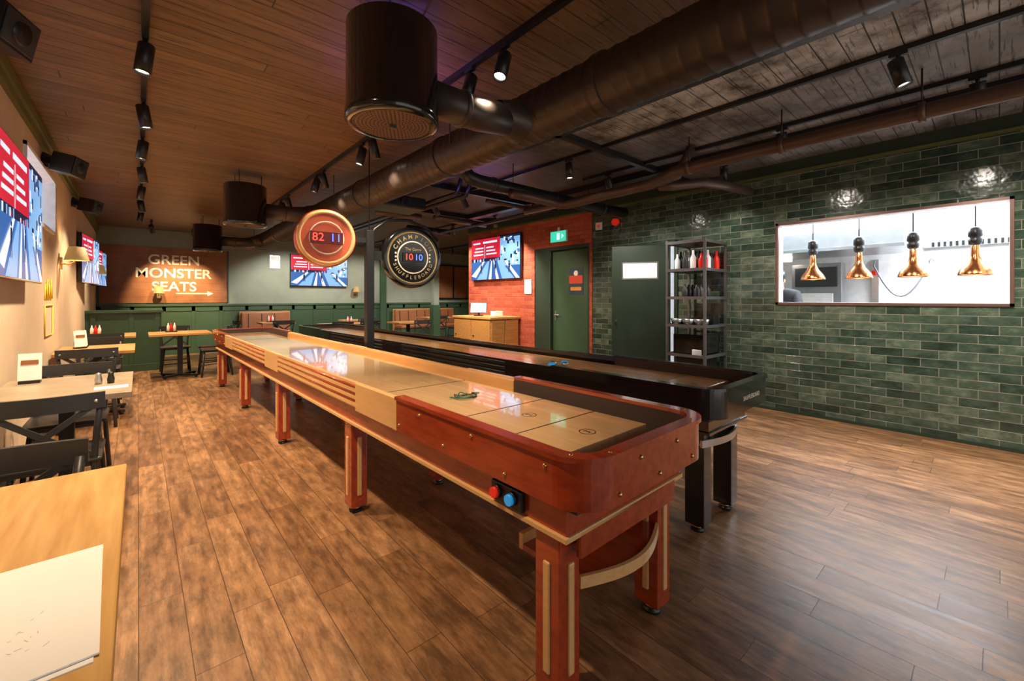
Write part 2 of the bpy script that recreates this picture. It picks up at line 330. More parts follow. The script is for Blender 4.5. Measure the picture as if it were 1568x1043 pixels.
b.prism([(-.12,0),(.12,0),(.17,-.4),(.17,-.75),(-.17,-.75),(-.17,-.4)],0,.012,M_apron,M=Matrix.Translation((0,.165,1.2))@Matrix.Rotation(R(86),4,'X'))
o=b.done('head_features_hands_apron'); o.parent=cook
# doors
b=B()
b.bx(XR+.0,XR+.05,4.5,5.8,2.19,2.25,M_greend); b.bx(XR,XR+.13,4.5,4.54,0,2.2,M_greend); b.bx(XR,XR+.13,5.74,5.8,0,2.2,M_greend); b.bx(XR,XR+.13,5.40,5.74,0,2.2,M_greend,)
b.bx(XR+.07,XR+.12,4.54,5.42,0.01,2.17,M_green)
b.bx(XR+.12,XR+.155,4.5,5.8,0,2.25,M_greend)
b.cyl((XR+.03,5.33,1.02),(XR+.07,5.33,1.02),.012,M_steel); b.cyl((XR+.03,5.34,1.02),(XR+.03,5.22,1.02),.01,M_steel); b.bx(XR+.06,XR+.07,5.31,5.35,.92,1.1,M_steel)
b.done('door_1',bev=.003)
b=B(); b.bx(0,.004,-.16,.16,-.23,.23,mat('poster_dark',(.03,.05,.09),.5)); b.bx(-.003,0,-.15,.15,-.04,.1,mat('poster_red',(.6,.06,.03),.5)); b.bx(-.004,0,-.12,.12,-.16,-.1,mat('poster_orange',(.7,.3,.06),.5)); b.sph((-.002,0,.14),.05,M_cream,(.05,1,1)); b.done('door_poster',(XR+.064,4.85,1.62))
b=B(); L=.80
b.bx(0,L,-.025,.025,.0,2.07,M_greend,bev=.004); b.bx(.16,.66,-.03,.03,1.59,1.84,M_steel); b.bx(.18,.64,-.032,.032,1.61,1.82,M_paper)
b.cyl((.74,-.06,1.0),(.74,.06,1.0),.01,M_steel); b.cyl((.74,-.055,1.0),(.62,-.055,1.0),.009,M_steel)
ang=math.atan2(3.72-3.03,5.2-5.62)
b.done('door_2',(5.60,3.03,0),ang)
b=B(); b.bx(XR-.02,XR+T+.02,2.95,3.0,0,2.13,M_greend); b.bx(XR-.02,XR+T+.02,3.85,3.9,0,2.13,M_greend); b.bx(XR-.02,XR+T+.02,2.95,3.9,2.08,2.13,M_greend); b.done('trim_door_frame')
b=B(); b.bx(-.02,.02,-.19,.19,-.1,.1,M_white,); b.bx(-.024,-.02,-.18,.18,-.09,.09,E_exit); b.bx(-.026,-.024,-.04,.03,-.06,.06,E_w); b.prism([(0,0),(.06,.05),(.06,-.05)],0,.002,E_w,M=Matrix.Translation((-.024,-.14,0))@Matrix.Rotation(R(90),4,'Z')@Matrix.Rotation(R(90),4,'X')); b.bx(-.012,.012,-.02,.02,.1,.16,M_white); b.done('exit_sign',(XR-.045,5.15,2.42))
b=B(); b.cyl((0,0,0),(-.05,0,0),.055,M_red); b.cyl((-.05,0,0),(-.09,0,0),.04,M_red,r2=.03); b.done('fire_alarm_sounder',(XR,3.97,2.52))
b=B(); b.box((0,0,0),(.03,.12,.12),M_white,bev=.005); b.cyl((-.015,0,0),(-.03,0,0),.02,M_red); b.done('emergency_light',(XR-.012,4.3,2.5))
b=B(); b.box((0,0,0),(.01,.21,.29),M_steel); b.box((-.006,0,0),(.004,.19,.27),M_paper); b.text('NOTICE\n- - - -\n- - - -',.035,M_line,MX(-.009,0,0,-90),ex=.0005); b.done('framed_notice',(XR-.022,5.97,1.55))
# ------------------------------------------------------------------ TVs
def tv(name,w,h,loc,rz,rot=None):
    b=B(); b.box((0,.025,0),(w,.05,h),M_blackg,bev=.006); b.box((0,.06,0),(w*.3,.07,h*.4),M_black)
    y=-.002; W=w-.03; Hh=h-.03
    def q(x0,x1,z0,z1,m,k=0): b.quad([(x0*W-W/2,y-k*.001,z0*Hh-Hh/2),(x1*W-W/2,y-k*.001,z0*Hh-Hh/2),(x1*W-W/2,y-k*.001,z1*Hh-Hh/2),(x0*W-W/2,y-k*.001,z1*Hh-Hh/2)],m)
    def tz(p,m,k): b.quad([(a*W-W/2,y-k*.001,c*Hh-Hh/2) for a,c in p],m)
    q(0,1,0,1,E_blue); q(0,1,.45,1,E_dk,1); q(.62,1,.3,.95,E_lb,1.5)
    rnd=random.Random(3)
    for i in range(26):
        x=.62+rnd.random()*.33; z=.3+rnd.random()*.6; q(x,x+.015+.04*rnd.random(),z,z+.03+.1*rnd.random(),rnd.choice((E_dk,E_blue,E_w,E_dk)),1.6+i*.01)
    q(.0,.62,.52,1,E_red,2); q(.0,.62,.44,.52,E_dk,2); q(.04,.2,.88,.92,E_w,3); q(.26,.56,.88,.93,E_w,3)
    for i in range(3): q(.05+.02*i,.27,.60+.08*i,.635+.08*i,E_w,3); q(.33,.55-.03*i,.60+.08*i,.635+.08*i,E_w,3)
    q(.295,.305,.52,.85,E_w,3)
    for i in range(14): x=rnd.random()*.6; q(x,x+.02,.44,.47+.05*rnd.random(),rnd.choice((E_lb,E_red,E_w)),3)
    tz([(.12,0),(.34,0),(.40,.44),(.36,.44)],E_lb,2.5); tz([(.38,0),(.60,0),(.5,.44),(.44,.44)],E_w,2.5); tz([(.44,0),(.54,0),(.48,.44),(.455,.44)],E_blue,2.7); tz([(.66,0),(.9,0),(.62,.44),(.56,.44)],E_lb,2.5)
    tz([(.0,.1),(.10,.05),(.3,.44),(.26,.44)],E_w,2.5); tz([(.93,.0),(1,.0),(.75,.42),(.7,.42)],E_w,2.6)
    for x in (.2,.5,.78):
        tz([(x,.14),(x+.012,.14),(x+.02,.26),(x+.01,.26)],E_dk,4); tz([(x+.03,.14),(x+.042,.14),(x+.032,.26),(x+.022,.26)],E_dk,4); q(x+.005,x+.037,.25,.36,E_dk,4); b.sph(((x+.021)*W-W/2,y-.004,.39*Hh-Hh/2),.012*w,E_dk,(1,.05,1))
    return b.done(name,loc,rz,rot=rot)
tv('wall_tv',1.62,.9,(XR-.09,6.92,2.16),-R(90))
tv('wall_tv',1.55,.87,(3.88,YB-.1,2.1),0)
tv('wall_tv',1.5,.88,(XL+.09,4.45,1.88),R(90))
tv('wall_tv',1.2,.75,(XL+.12,9.55,1.93),R(84))
tv('wall_tv',1.1,.72,(XL+.12,11.9,1.93),R(84))
# ------------------------------------------------------------------ mural
b=B(); b.box((0,0,0),(2.35,.02,1.28),M_mural)
b.text('GREEN\nMONSTER\nSEATS',.31,M_cream,MX(.12,-.013,.04),ex=.002,bold=.004)
b.box((.45,-.013,-.42),(.6,.004,.025),M_cream)
b.prism([(0,.06),(.12,0),(0,-.06)],0,.004,M_cream,M=MX(.75,-.011,-.42))
for x in (-1.17,1.17): b.box((x,-.012,0),(.03,.02,1.3),M_greend)
b.done('wall_mural_sign',(.52,YB-.015,1.86))
b=B()
for k in range(4): b.tube([(0,.12*k,.0),(0,.05+.12*k,.16+.05*(k%2)),(0,.11+.12*k,.02)],.006,M_yel,seg=6)
b.tube([(0,0,-.05),(0,.5,-.05)],.006,M_yel,seg=6); b.tube([(0,0,-.05),(0,0,-.35),(0,.5,-.35),(0,.5,-.05)],.006,M_yel,seg=6)
b.done('wall_line_art',(XL+.006,6.1,1.3))
# ------------------------------------------------------------------ shuffleboard tables
def U(hw,ys,ye,rad,n=10):
    sg=1 if ye<ys else -1
    p=[(-hw,ys)]
    for i in range(n+1):
        a=math.pi/2*i/n; p.append((-hw+rad-rad*math.cos(a),ye+sg*(rad-rad*math.sin(a))))
    for i in range(n+1):
        a=math.pi/2*i/n; p.append((hw-rad+rad*math.sin(a),ye+sg*(rad-rad*math.cos(a))))
    p.append((hw,ys)); return p
def shuffle(name,cx,cy,hl,black=False):
    b=B(); hw=.402; cap=M_blackg if black else M_cherry; mid=M_blackg if black else M_maple; body=M_blackg if black else M_cherry; brd=M_board2 if black else M_board
    zt=.84; zb=.69; cl=1.14
    b.bx(-.272,.272,-hl+.21,hl-.21,.715,.79,brd,bev=.003)
    b.bx(-.37,.37,-hl+.06,hl-.06,.675,.70,M_felt)
    for s in (1,-1):
        ye=-s*hl; ys=-s*(hl-cl)
        o=U(hw,ys,ye,.13); i=U(hw-.028,ys,ye+s*.028,.105); f=U(hw-.04,ys,ye+s*.04,.095)
        b.band(o,i,zb,zt,cap); b.band(i,f,.695,zt-.004,M_felt)
        o2=U(hw+.01,ys,ye-s*.01,.14); i2=U(hw-.042,ys,ye+s*.042,.09); b.band(o2,i2,zt-.004,zt+.012,cap)
        if not black:
            for k in range(6):
                for sx in (-1,1): b.sph((sx*(hw+.001),-s*(hl-.16-k*.19),.72 if k%2 else .805),.008,M_gold)
            for x in (-.24,.0,.24): b.sph((x,ye-s*.001,.72),.008,M_gold)
            for x in (-.12,.12): b.sph((x,ye-s*.001,.805),.008,M_gold)
            oo=U(hw-.016,ys,ye+s*.016,.12)
            for k in (0,4,11,12,20,len(oo)-1): b.sph((oo[k][0],oo[k][1]+(s*-.03 if k in(0,len(oo)-1) else 0),zt+.012),.007,M_gold,(1,1,.5))
    ml=hl-cl
    for sx in (-1,1):
        b.bx(sx*(hw-.03),sx*(hw-.045),-ml,ml,.70,zt-.012,mid)
        b.bx(sx*(hw-.035),sx*(hw-.012),-ml,ml,zb,zt-.003,mid)
        for (y0,y1) in ((-ml,-ml+.5),(-.22,.22),(ml-.5,ml)):
            b.bx(sx*(hw-.02),sx*hw,y0,y1,zb-.005,zt,mid,bev=.003)
        for (y0,y1) in ((-ml+.5,-.22),(.22,ml-.5)):
            for k,z in enumerate((.815,.775,.735)):
                b.tube([(sx*(hw-.012),y0,z),(sx*(hw-.012),y1,z)],.008,M_black if black else M_cherry,seg=8)
                b.bx(sx*(hw-.012),sx*(hw-.004),y0,y1,z-.03,z-.012,mid)
        b.bx(sx*.27,sx*.38,-ml,ml,.70,.745,mid if not black else M_felt)
    fw=.36 if not black else .26
    b.bx(-fw,fw,-hl+.11,hl-.11,.585,.69,body); b.bx(-fw-.012,fw+.012,-hl+.1,hl-.1,.57,.587,M_maple if not black else M_blackg,bev=.002)
    lx=.30 if not black else .19
    n=5
    for k in range(n):
        y=-hl+.2+(2*hl-.4)*k/(n-1)
        for sx in (-1,1):
            x=sx*lx; b.bx(x-.05,x+.05,y-.055,y+.055,.04,.575,body,bev=.006)
            if not black:
                for (ax,ay) in ((-1,0),(1,0),(0,-1),(0,1)):
                    c=(x+ax*.052,y+ay*.057,.29)
                    b.box(c,(.012 if ax else .028,.012 if ay else .028,.36),M_maple,bev=.005)
            b.lathe([(0,0),(.038,0),(.04,.012),(.02,.018),(.014,.045)],M_black,seg=16,M=Matrix.Translation((x,y,0)))
            b.lathe([(.022,.02),(.034,.022),(.034,.03),(.02,.034)],M_gold,seg=16,M=Matrix.Translation((x,y,0)))
    def arc(y0,dep): return [(-.25+.5*i/14,y0-dep*math.sin(math.pi*i/14)) for i in range(15)]
    ys=-hl+.16
    if not black:
        poly=arc(ys,.07)+[(.25,ys+.26),(-.25,ys+.26)]
        b.prism(poly,.372,.392,M_cherry)
        a1=arc(ys-.004,.07); b.band([(x,y-.014) for x,y in a1],a1,.362,.402,M_maple)
        b.box((0,ys+.27,.40),(.5,.02,.06),M_maple); b.bx(-.3,.3,-hl+.1,-hl+.12,.50,.58,M_cherry)
        b.box((-fw-.01,-hl+.37,.632),(.02,.16,.07),M_black,bev=.004)
        for yy,mm in ((.415,M_red),(.335,M_blue)):
            b.cyl((-fw-.02,-hl+yy,.634),(-fw-.03,-hl+yy,.634),.024,M_black); b.cyl((-fw-.03,-hl+yy,.634),(-fw-.042,-hl+yy,.634),.019,mm)
    else:
        poly=arc(ys,.05)+[(.2,ys+.16),(-.2,ys+.16)]; b.prism(poly,.5,.51,M_steel); b.band([(x,y-.012) for x,y in arc(ys,.05)],arc(ys,.05),.49,.53,M_steel)
        b.text('SHUFFLEBOARD',.035,M_cream,Matrix.Translation((0.05,-hl-.002,.76))@Matrix.Rotation(R(90),4,'X'),ex=.0005)
    for s in (1,-1):
        e=s*(-hl+.21)
        for d in (.27,.60,1.30): b.box((0,e+s*d,.7906),(.54,.005,.0012),M_line)
        for d,t in ((.10,'3'),(.43,'2')):
            M=Matrix.Translation((0,e+s*d,.7908))@Matrix.Rotation(R(0 if s>0 else 180),4,'Z')
            b.lathe([(.030,0),(.034,0)],M_line,seg=28,M=M); b.text(t,.045,M_line,M,ex=.0003)
    p=Matrix.Rotation(R(.85),4,'Z')@Vector((cx,cy,0))
    return b.done(name,p,R(.85))
shuffle('shuffleboard_table',1.36,4.31,3.56)
shuffle('shuffleboard_table',2.615,4.5,3.6,True)
RT=Matrix.Rotation(R(.85),4,'Z')
b=B()
for k in range(3):
    ph=k*1.3; b.tube([(.055*math.cos(a)+.02*math.sin(2.3*a+ph),.04*math.sin(a)+.025*math.cos(1.7*a+ph),.006+.003*math.sin(3*a+ph)) for a in [i*2*math.pi/28 for i in range(28)]],.003,M_greenrope if k!=1 else M_black,seg=6,closed=True,M=Matrix.Translation((-.03+.03*k,.01*k,.0)))
b.done('coiled_rope',RT@Vector((1.345,1.87,.792)))
b=B()
for i,(x,y) in enumerate(((-.1,0),(-.03,.05),(.05,.0),(.0,-.05))):
    b.lathe([(0,0),(.027,0),(.029,.004),(.029,.012),(.02,.02),(0,.021)],M_steel if i%2 else M_blue,seg=20,M=Matrix.Translation((x,y,0)))
b.done('puck_set',RT@Vector((2.6,2.3,.791)))
# ------------------------------------------------------------------ scoreboards
b=B(); px,py=1.90,4.36
b.bx(-.04,.04,-.04,.04,0,2.04,M_black,bev=.006); b.bx(-.11,.11,-.11,.11,0,.02,M_black); b.box((-.09,0,1.93),(.12,.03,.05),M_black); b.cyl((0,0,2.04),(0,0,2.9),.006,M_black,seg=8)
b.tube([(.0,0,1.9),(.06,0,2.06),(.2,0,2.17),(.45,0,2.2),(.7,0,2.14),(.84,0,2.0)],.016,M_black); b.box((.08,0,1.78),(.1,.04,.1),M_black)
b.done('scoreboard_post',RT@Vector((px,py,0)),R(.85))
b=B(); F=Matrix.Rotation(R(90),4,'X')
b.lathe([(0,-.07),(.25,-.07),(.275,-.05),(.285,0),(.28,.06),(.262,.075),(.235,.078)],M_cherry,seg=48,M=F); b.lathe([(.232,.077),(.24,.082),(.262,.08),(.27,.07)],M_maple,seg=48,M=F)
b.lathe([(0,.072),(.235,.077)],mat('coral_face',(.60,.12,.055),.4),seg=48,M=F)
b.lathe([(.15,.0785),(.156,.0795),(.162,.0785)],M_cream,seg=48,M=F)
b.box((0,-.08,0),(.30,.012,.12),mat('led_panel',(.16,.02,.015),.3),bev=.004)
b.text('82',.11,E_dr,MX(-.08,-.088,0),ex=.001); b.text('11',.11,E_db,MX(.08,-.088,0),ex=.001)
b.done('electronic_scoreboard',RT@Vector((1.45,4.36,1.91)),R(-6))
b=B()
b.lathe([(0,-.07),(.30,-.07),(.33,-.05),(.345,0),(.34,.05),(.32,.07),(.29,.06),(0,.06)],M_blackg,seg=56,M=F)
b.lathe([(.275,.062),(.285,.066),(.295,.062)],M_gold,seg=56,M=F); b.lathe([(.17,.0615),(.18,.065),(.185,.0615)],M_cream,seg=56,M=F)
M_agt=mat('antique_gold_text',(.50,.38,.19),.5)
def ringtext(txt,rad,a0,a1,size,inv=False):
    n=len(txt)
    for i,ch in enumerate(txt):
        a=R(a0+(a1-a0)*i/(n-1)); x=rad*math.sin(a); z=rad*math.cos(a)
        rot=-a if not inv else math.pi-a
        b.text(ch,size,M_agt,Matrix.Translation((x,-.066,z))@Matrix.Rotation(R(90),4,'X')@Matrix.Rotation(rot,4,'Z'),ex=.001,bold=.0005)
ringtext('CHAMPION',.228,-62,62,.066); ringtext('SHUFFLEBOARD',.228,248,112,.055,True)
b.text('The Game',.045,M_agt,MX(0,-.066,.09),ex=.001)
b.box((0,-.068,-.0),(.24,.012,.10),M_line); b.text('10',.10,E_dr,MX(-.055,-.076,0),ex=.001); b.text('10',.10,E_db,MX(.06,-.076,0),ex=.001)
for sx in(-1,1):
    for k in range(3): b.sph((sx*.2,-.064,-.04+.04*k),.012,M_cream,(1,.2,1))
b.done('electronic_scoreboard',RT@Vector((2.39,4.36,1.78)),R(-6))
# ------------------------------------------------------------------ ducts
b=B(); prof=[(.0,-2.6)]; yy=-2.6
while yy<11.6:
    prof+= [(.165,yy),(.165,yy+.072),(.1695,yy+.08),(.165,yy+.088)]; yy+=.095
prof.append((0,yy))
b.lathe(prof,M_duct,seg=40,M=Matrix.Translation((2.05,0,2.566))@Matrix.Rotation(R(-90),4,'X'))
for y in (-.2,1.5,3.2,5,7,9,10.8): b.lathe([(.166,-.03),(.178,-.028),(.178,.028),(.166,.03)],M_duct,seg=40,M=Matrix.Translation((2.05,y,2.566))@Matrix.Rotation(R(-90),4,'X'),smooth=False)
for y in (.6,2.9,5.6,8.3,10.6):
    for sx in (-1,1): b.cyl((2.05+sx*.172,y,2.57),(2.05+sx*.172,y,2.9),.005,M_black,seg=6)
b.done('spiral_duct')
def drum(y,x=1.02):
    b=B(); r=.235
    b.lathe([(0,.5),(r-.01,.5),(r,.49),(r,.045),(r+.006,.04),(r+.006,.0),(r-.01,-.012),(r-.03,-.012)],M_blackg,seg=48)
    b.lathe([(0,-.008),(r-.02,-.008)],M_plate,seg=48)
    for k in range(1,11):
        nn=6*k
        for j in range(nn):
            a=2*math.pi*j/nn; b.cyl((k*.0195*math.cos(a),k*.0195*math.sin(a),-.008),(k*.0195*math.cos(a),k*.0195*math.sin(a),-.0095),.0055,M_line,seg=6)
    b.lathe([(0,-.02),(.018,-.02),(.02,-.008)],M_black,seg=16)
    b.tube([(r-.02,0,.21),(.55,.0,.21),(2.05-x-.1,.0,.26)],.10,M_duct,seg=28)
    b.lathe([(.101,0),(.112,.01),(.112,.03),(.101,.04)],M_duct,seg=28,M=Matrix.Translation((.42,0,.21))@Matrix.Rotation(R(90),4,'Y'))
    b.lathe([(.09,.2),(.14,0)],M_duct,seg=28,M=Matrix.Translation((2.05-x-.12,0,.255))@Matrix.Rotation(R(-90),4,'Y'))
    for a in (0,120,240): b.cyl((.18*math.cos(R(a)),.18*math.sin(R(a)),.49),(.18*math.cos(R(a)),.18*math.sin(R(a)),.65),.005,M_black,seg=6)
    b.done('ceiling_drum_diffuser',(x,y,2.25))
for y in (2.13,6.3,10.2): drum(y)
b=B(); b.tube([(2.62,3.9,2.88),(2.62,3.8,2.72),(2.68,3.75,2.62),(2.8,3.75,2.6),(3.8,3.75,2.6),(5.0,3.75,2.6),(5.55,3.75,2.62)],.075,M_black,seg=20)
for x in (3.0,4.0,5.0): b.lathe([(.076,-.02),(.083,-.018),(.083,.018),(.076,.02)],M_black,M=Matrix.Translation((x,3.75,2.6))@Matrix.Rotation(R(90),4,'Y'))
for x in (3.3,4.7): b.cyl((x,3.75,2.65),(x,3.75,2.9),.006,M_black,seg=6)
b.done('ceiling_vent_pipe')
b=B(); b.tube([(4.05,-2.8,2.6),(4.05,0,2.6),(4.05,1.9,2.6),(4.05,2.15,2.59),(4.03,2.3,2.54),(3.98,2.4,2.5),(3.95,2.6,2.49),(3.95,3.5,2.47),(3.9,3.62,2.5),(3.7,3.66,2.52),(3.2,3.67,2.52)],.055,M_pipe,seg=20)
for y in (-.5,.35,1.2,2.0): 
    b.lathe([(.056,-.02),(.068,-.018),(.068,.018),(.056,.02)],M_pipe,M=Matrix.Translation((4.05,y,2.6))@Matrix.Rotation(R(90),4,'X'))
    b.cyl((4.05,y,2.65),(4.05,y,2.9),.006,M_black,seg=6)
b.tube([(4.3,2.1,2.88),(4.3,2.25,2.62),(4.25,2.4,2.58),(4.2,3.0,2.57),(4.2,4.5,2.57)],.045,M_pipe,seg=16)
b.tube([(5.6,2.0,2.62),(5.0,2.05,2.6),(4.7,2.15,2.6),(4.45,2.35,2.56),(4.3,2.45,2.55)],.05,M_pipe,seg=16)
b.done('bronze_drain_pipe')
b=B()
for x,z,w in ((2.95,2.84,.05),(4.75,2.82,.07)): b.bx(x-w,x+w,-2.8,7,z,2.9,M_black)
b.bx(2.4,5.4,5.0,5.06,2.82,2.9,M_black); b.bx(2.4,5.4,6.6,6.66,2.82,2.9,M_black); b.bx(2.4,5.6,2.7,2.76,2.84,2.9,M_black)
b.done('ceiling_cable_tray')
b=B()
for x in (3.15,3.3): b.tube([(x,4.6,2.88),(x,4.7,2.7),(x,9,2.7)],.03,M_black,seg=12)
b.tube([(2.7,6.2,2.64),(3.45,6.2,2.64)],.05,M_pipe,seg=14)
b.done('sprinkler_pipes')
b=B(); b.tube([(4.6,4.7,2.88),(4.6,4.8,2.65),(4.6,7.5,2.65)],.03,M_black,seg=12); b.tube([(4.0,7.7,2.7),(4.95,7.7,2.7)],.08,M_black,seg=14); b.tube([(3.8,4.9,2.74),(4.9,4.9,2.74)],.03,M_pipe,seg=14); b.tube([(3.8,6.35,2.7),(4.9,6.35,2.7)],.05,M_pipe,seg=14); b.done('sprinkler_pipes')
b=B(); b.box((0,0,0),(.7,.5,.16),M_black,bev=.02); b.cyl((0,-.24,0),(0,-.28,0),.05,M_blackg); b.cyl((0,0,.08),(0,0,.25),.03,M_black); b.cyl((0,0,.22),(0,0,.25),.08,M_black); b.done('ceiling_projector',(2.72,5.6,2.65))
# ------------------------------------------------------------------ track lights
def rail(x,y0,y1,name='ceiling_track_rail'):
    b=B(); b.bx(x-.018,x+.018,y0,y1,2.865,2.9,M_black); b.done(name)
def spot(x,y,tx=0,ty=0,col=(1,.80,.56),e=60,size=75,blend=.6):
    b=B(); d=Vector((tx,ty,-1)).normalized(); q=(-d).to_track_quat('Z','Y').to_matrix().to_4x4()
    M=Matrix.Translation((0,0,-.10))@q
    b.cyl((0,0,.0),(0,0,-.06),.012,M_black,seg=12); b.box((0,0,-.01),(.03,.09,.02),M_black)
    b.cyl((.0,0,-.05),(0,0,-.1),.016,M_black,seg=12)
    b.lathe([(0,.06),(.038,.06),(.042,.055),(.042,-.115),(.036,-.115),(.034,-.10)],M_black,seg=24,M=M); b.lathe([(0,-.098),(.036,-.098)],M_bulb,seg=20,M=M)
    o=b.done('track_spotlight',(x,y,2.865))
    l=bpy.data.lights.new('spot_lamp','SPOT'); l.energy=e; l.color=col; l.spot_size=R(size); l.spot_blend=blend; l.shadow_soft_size=.04
    lo=bpy.data.objects.new('lamp_beam',l); COL.objects.link(lo); lo.parent=o; lo.location=Vector((0,0,-.10))+d*.13; lo.rotation_euler=(-d).to_track_quat('Z','Y').to_euler()
    return o
rail(.03,1.0,11.9)
WM=(1,.73,.45)
for i,y in enumerate((3.33,4.4,5.4,6.5,7.6,8.7,9.8)): spot(.03,y,0.15 if i%2 else -.12,0,col=WM,e=150,size=105)
spot(.03,1.6,.2,.3,col=WM,e=130,size=105)
spot(.2,11.4,.25,.95,col=(1,.68,.36),e=260,size=55); spot(.9,11.4,0,.95,col=(1,.68,.36),e=230,size=55)
rail(.9,11.2,11.6); rail(.2,11.2,11.6)
rail(1.68,1.2,8.5)
for i,y in enumerate((2.0,2.35)): spot(1.68,y,-.35,-.1,e=60,size=50)
for i,y in enumerate((3.92,4.2,5.38,5.65,7.0,7.4)): spot(1.68,y,-.25 if i%2 else .3,.05,e=100,size=85)
rail(3.6,-1.5,9)
WH=(1,.89,.77)
spot(3.6,.42,.05,-.25,e=150,size=80,col=WH); spot(3.6,3.15,0,-.1,e=110,size=60,col=WH); spot(3.6,5.2,.9,.2,e=150,size=80); spot(3.6,6.0,.9,.3,e=150,size=80); spot(3.6,6.8,.4,.3,e=120,size=90)
rail(4.4,-1.5,3.6)
for y,e in ((-1.0,110),(.1,110),(1.3,110),(3.2,110)): spot(4.4,y,.40,0,e=e,size=125,col=WH,blend=1)
rail(5.1,1.5,3.0); spot(5.1,2.1,.2,.05,e=25,size=120,col=WH)
rail(5.0,5.4,12)
for y in (6.2,7.6,9.2,11): spot(5.0,y,.4 if y<7.9 else 0,0.2 if y<10 else .8,e=130,size=105,col=WH)
rail(7.2,8.2,12.3)
for y in (9,11.0): spot(7.2,y,0,.3,e=150,size=110,col=WH)  # added heads, brighten the far back area
rail(2.9,8.8,12)
for y in (9.4,11.2): spot(2.9,y,.1,.7,e=140,size=110,col=WH)  # added rail and heads, put in to brighten the back wall
def pt(name,loc,e,col,size=.1,typ='POINT',sx=1,sy=1,rot=(0,0,0),spread=180):
    l=bpy.data.lights.new(name,typ); l.energy=e; l.color=col
    if typ=='AREA': l.shape='RECTANGLE'; l.size=sx; l.size_y=sy; l.spread=R(spread)
    else: l.shadow_soft_size=size
    if typ=='SPOT': l.spot_size=R(150); l.spot_blend=1
    o=bpy.data.objects.new(name,l); COL.objects.link(o); o.location=loc; o.rotation_euler=rot; return o
pt('kitchen_ceiling_light',(7.0,.6,2.78),380,(.84,.92,1),typ='AREA',sx=2.0,sy=4.0)
pt('purple_led_uplight',(3.0,4.3,2.4),16,(.28,.12,1),.05,typ='SPOT',rot=(R(180),0,0))
pt('purple_led_uplight',(1.35,2.75,2.45),14,(.35,.18,1),.05,typ='SPOT',rot=(R(180),0,0))
# ------------------------------------------------------------------ furniture
def chair(x,y,rz):
    b=B(); m=M_dgrey
    b.box((0,0,.452),(.42,.42,.022),m,bev=.01); b.box((0,0,.43),(.36,.36,.03),m)
    for sx in (-1,1):
        b.tube([(sx*.16,.17,.44),(sx*.185,.19,.2),(sx*.20,.205,0)],.014,m)
        b.tube([(sx*.205,-.225,0),(sx*.19,-.2,.25),(sx*.18,-.185,.45),(sx*.19,-.2,.6),(sx*.205,-.235,.76)],.015,m)
        b.tube([(sx*.17,.18,.2),(sx*.18,-.19,.22)],.009,m)
    b.tube([(-.19,.19,.17),(.19,.19,.17)],.009,m); b.tube([(-.19,-.2,.2),(.19,-.2,.2)],.009,m)
    pts=[(-.225+.45*i/10,-.235-.035*math.sin(math.pi*i/10),.775) for i in range(11)]
    out=[(p[0],p[1]-.01) for p in pts]; inn=[(p[0],p[1]+.01) for p in pts]
    b.band(out,inn,.735,.82,m)
    b.sph((-.19,-.255,.775),.01,M_steel); b.sph((.19,-.255,.775),.01,M_steel)
    for s in (-1,1):
        A=Vector((s*.18,-.19,.47)); C=Vector((-s*.17,-.245,.745))
        P=[A.lerp(C,t)+Vector((0,-.03*math.sin(math.pi*t),0)) for t in [i/6 for i in range(7)]]
        nrm=Vector((C.z-A.z,0,-(C.x-A.x))).normalized()*.014
        for p,q in zip(P,P[1:]):
            t=bmesh.new()
            for w in (p,q):
                for sg in (-1,1):
                    for dy in (-.005,.005): t.verts.new(w+nrm*sg+Vector((0,dy,0)))
            bmesh.ops.convex_hull(t,input=t.verts); b.put(t,m)
    b.done('cross_back_chair',(x,y,0),rz)
def table(x,y,w,d,top,h=.75,name='dining_table'):
    b=B(); b.box((0,0,h-.018),(w,d,.036),top,bev=.004)
    b.box((0,0,h-.045),(min(w,d)*.6,min(w,d)*.6,.02),M_black); b.bx(-.035,.035,-.035,.035,.05,h-.05,M_black)
    for a in (45,135): b.box((0,0,.035),(.62,.055,.03),M_black,rot=(0,0,R(a)),bev=.004)
    for a in (45,135,225,315): b.cyl((.29*math.cos(R(a)),.29*math.sin(R(a)),0),(.29*math.cos(R(a)),.29*math.sin(R(a)),.025),.02,M_black)
    b.done(name,(x,y,0))
def condiments(x,y,z=.75,rz=0):
    b=B(); b.bx(-.08,.08,-.05,.05,0,.015,M_black); b.tube([(-.07,0,.015),(-.07,0,.15),(0,0,.17),(.07,0,.15),(.07,0,.015)],.003,M_black,seg=6)
    for px,py,m in ((-.04,-.02,M_paper),(.0,.02,M_red),(.045,-.015,M_paper)):
        b.lathe([(0,0),(.02,0),(.021,.08),(.015,.1),(.008,.115),(.006,.14),(0,.14)],m,seg=16,M=Matrix.Translation((px,py,.015)))
    b.done('condiment_caddy',(x,y,z),rz)
def menu(x,y,z=.75,rz=0):
    b=B(); b.bx(-.05,.05,-.03,.03,0,.02,M_black); b.box((0,0,.11),(.11,.004,.18),M_paper,rot=(R(-8),0,0)); b.box((0,-.004,.14),(.08,.002,.03),M_leather,rot=(R(-8),0,0)); b.done('table_menu',(x,y,z),rz)
cx=-.35; tw=.64
table(cx,1.42,tw,1.14,M_pine); table(cx,4.0,tw,.96,M_stone); table(cx,6.8,tw,.9,M_oak); table(cx,9.2,tw,.8,M_oak)
chair(-.36,1.92,R(180)); chair(-.36,3.42,0); chair(-.38,4.42,R(180)); chair(-.38,6.2,0); chair(-.38,7.35,R(180)); chair(-.38,8.7,0)
b=B(); b.box((0,0,.001),(.47,.42,.002),M_paper,rot=(0,0,R(1))); b.box((0.008,.004,.004),(.46,.41,.003),M_paper,rot=(0,0,R(2.0)))
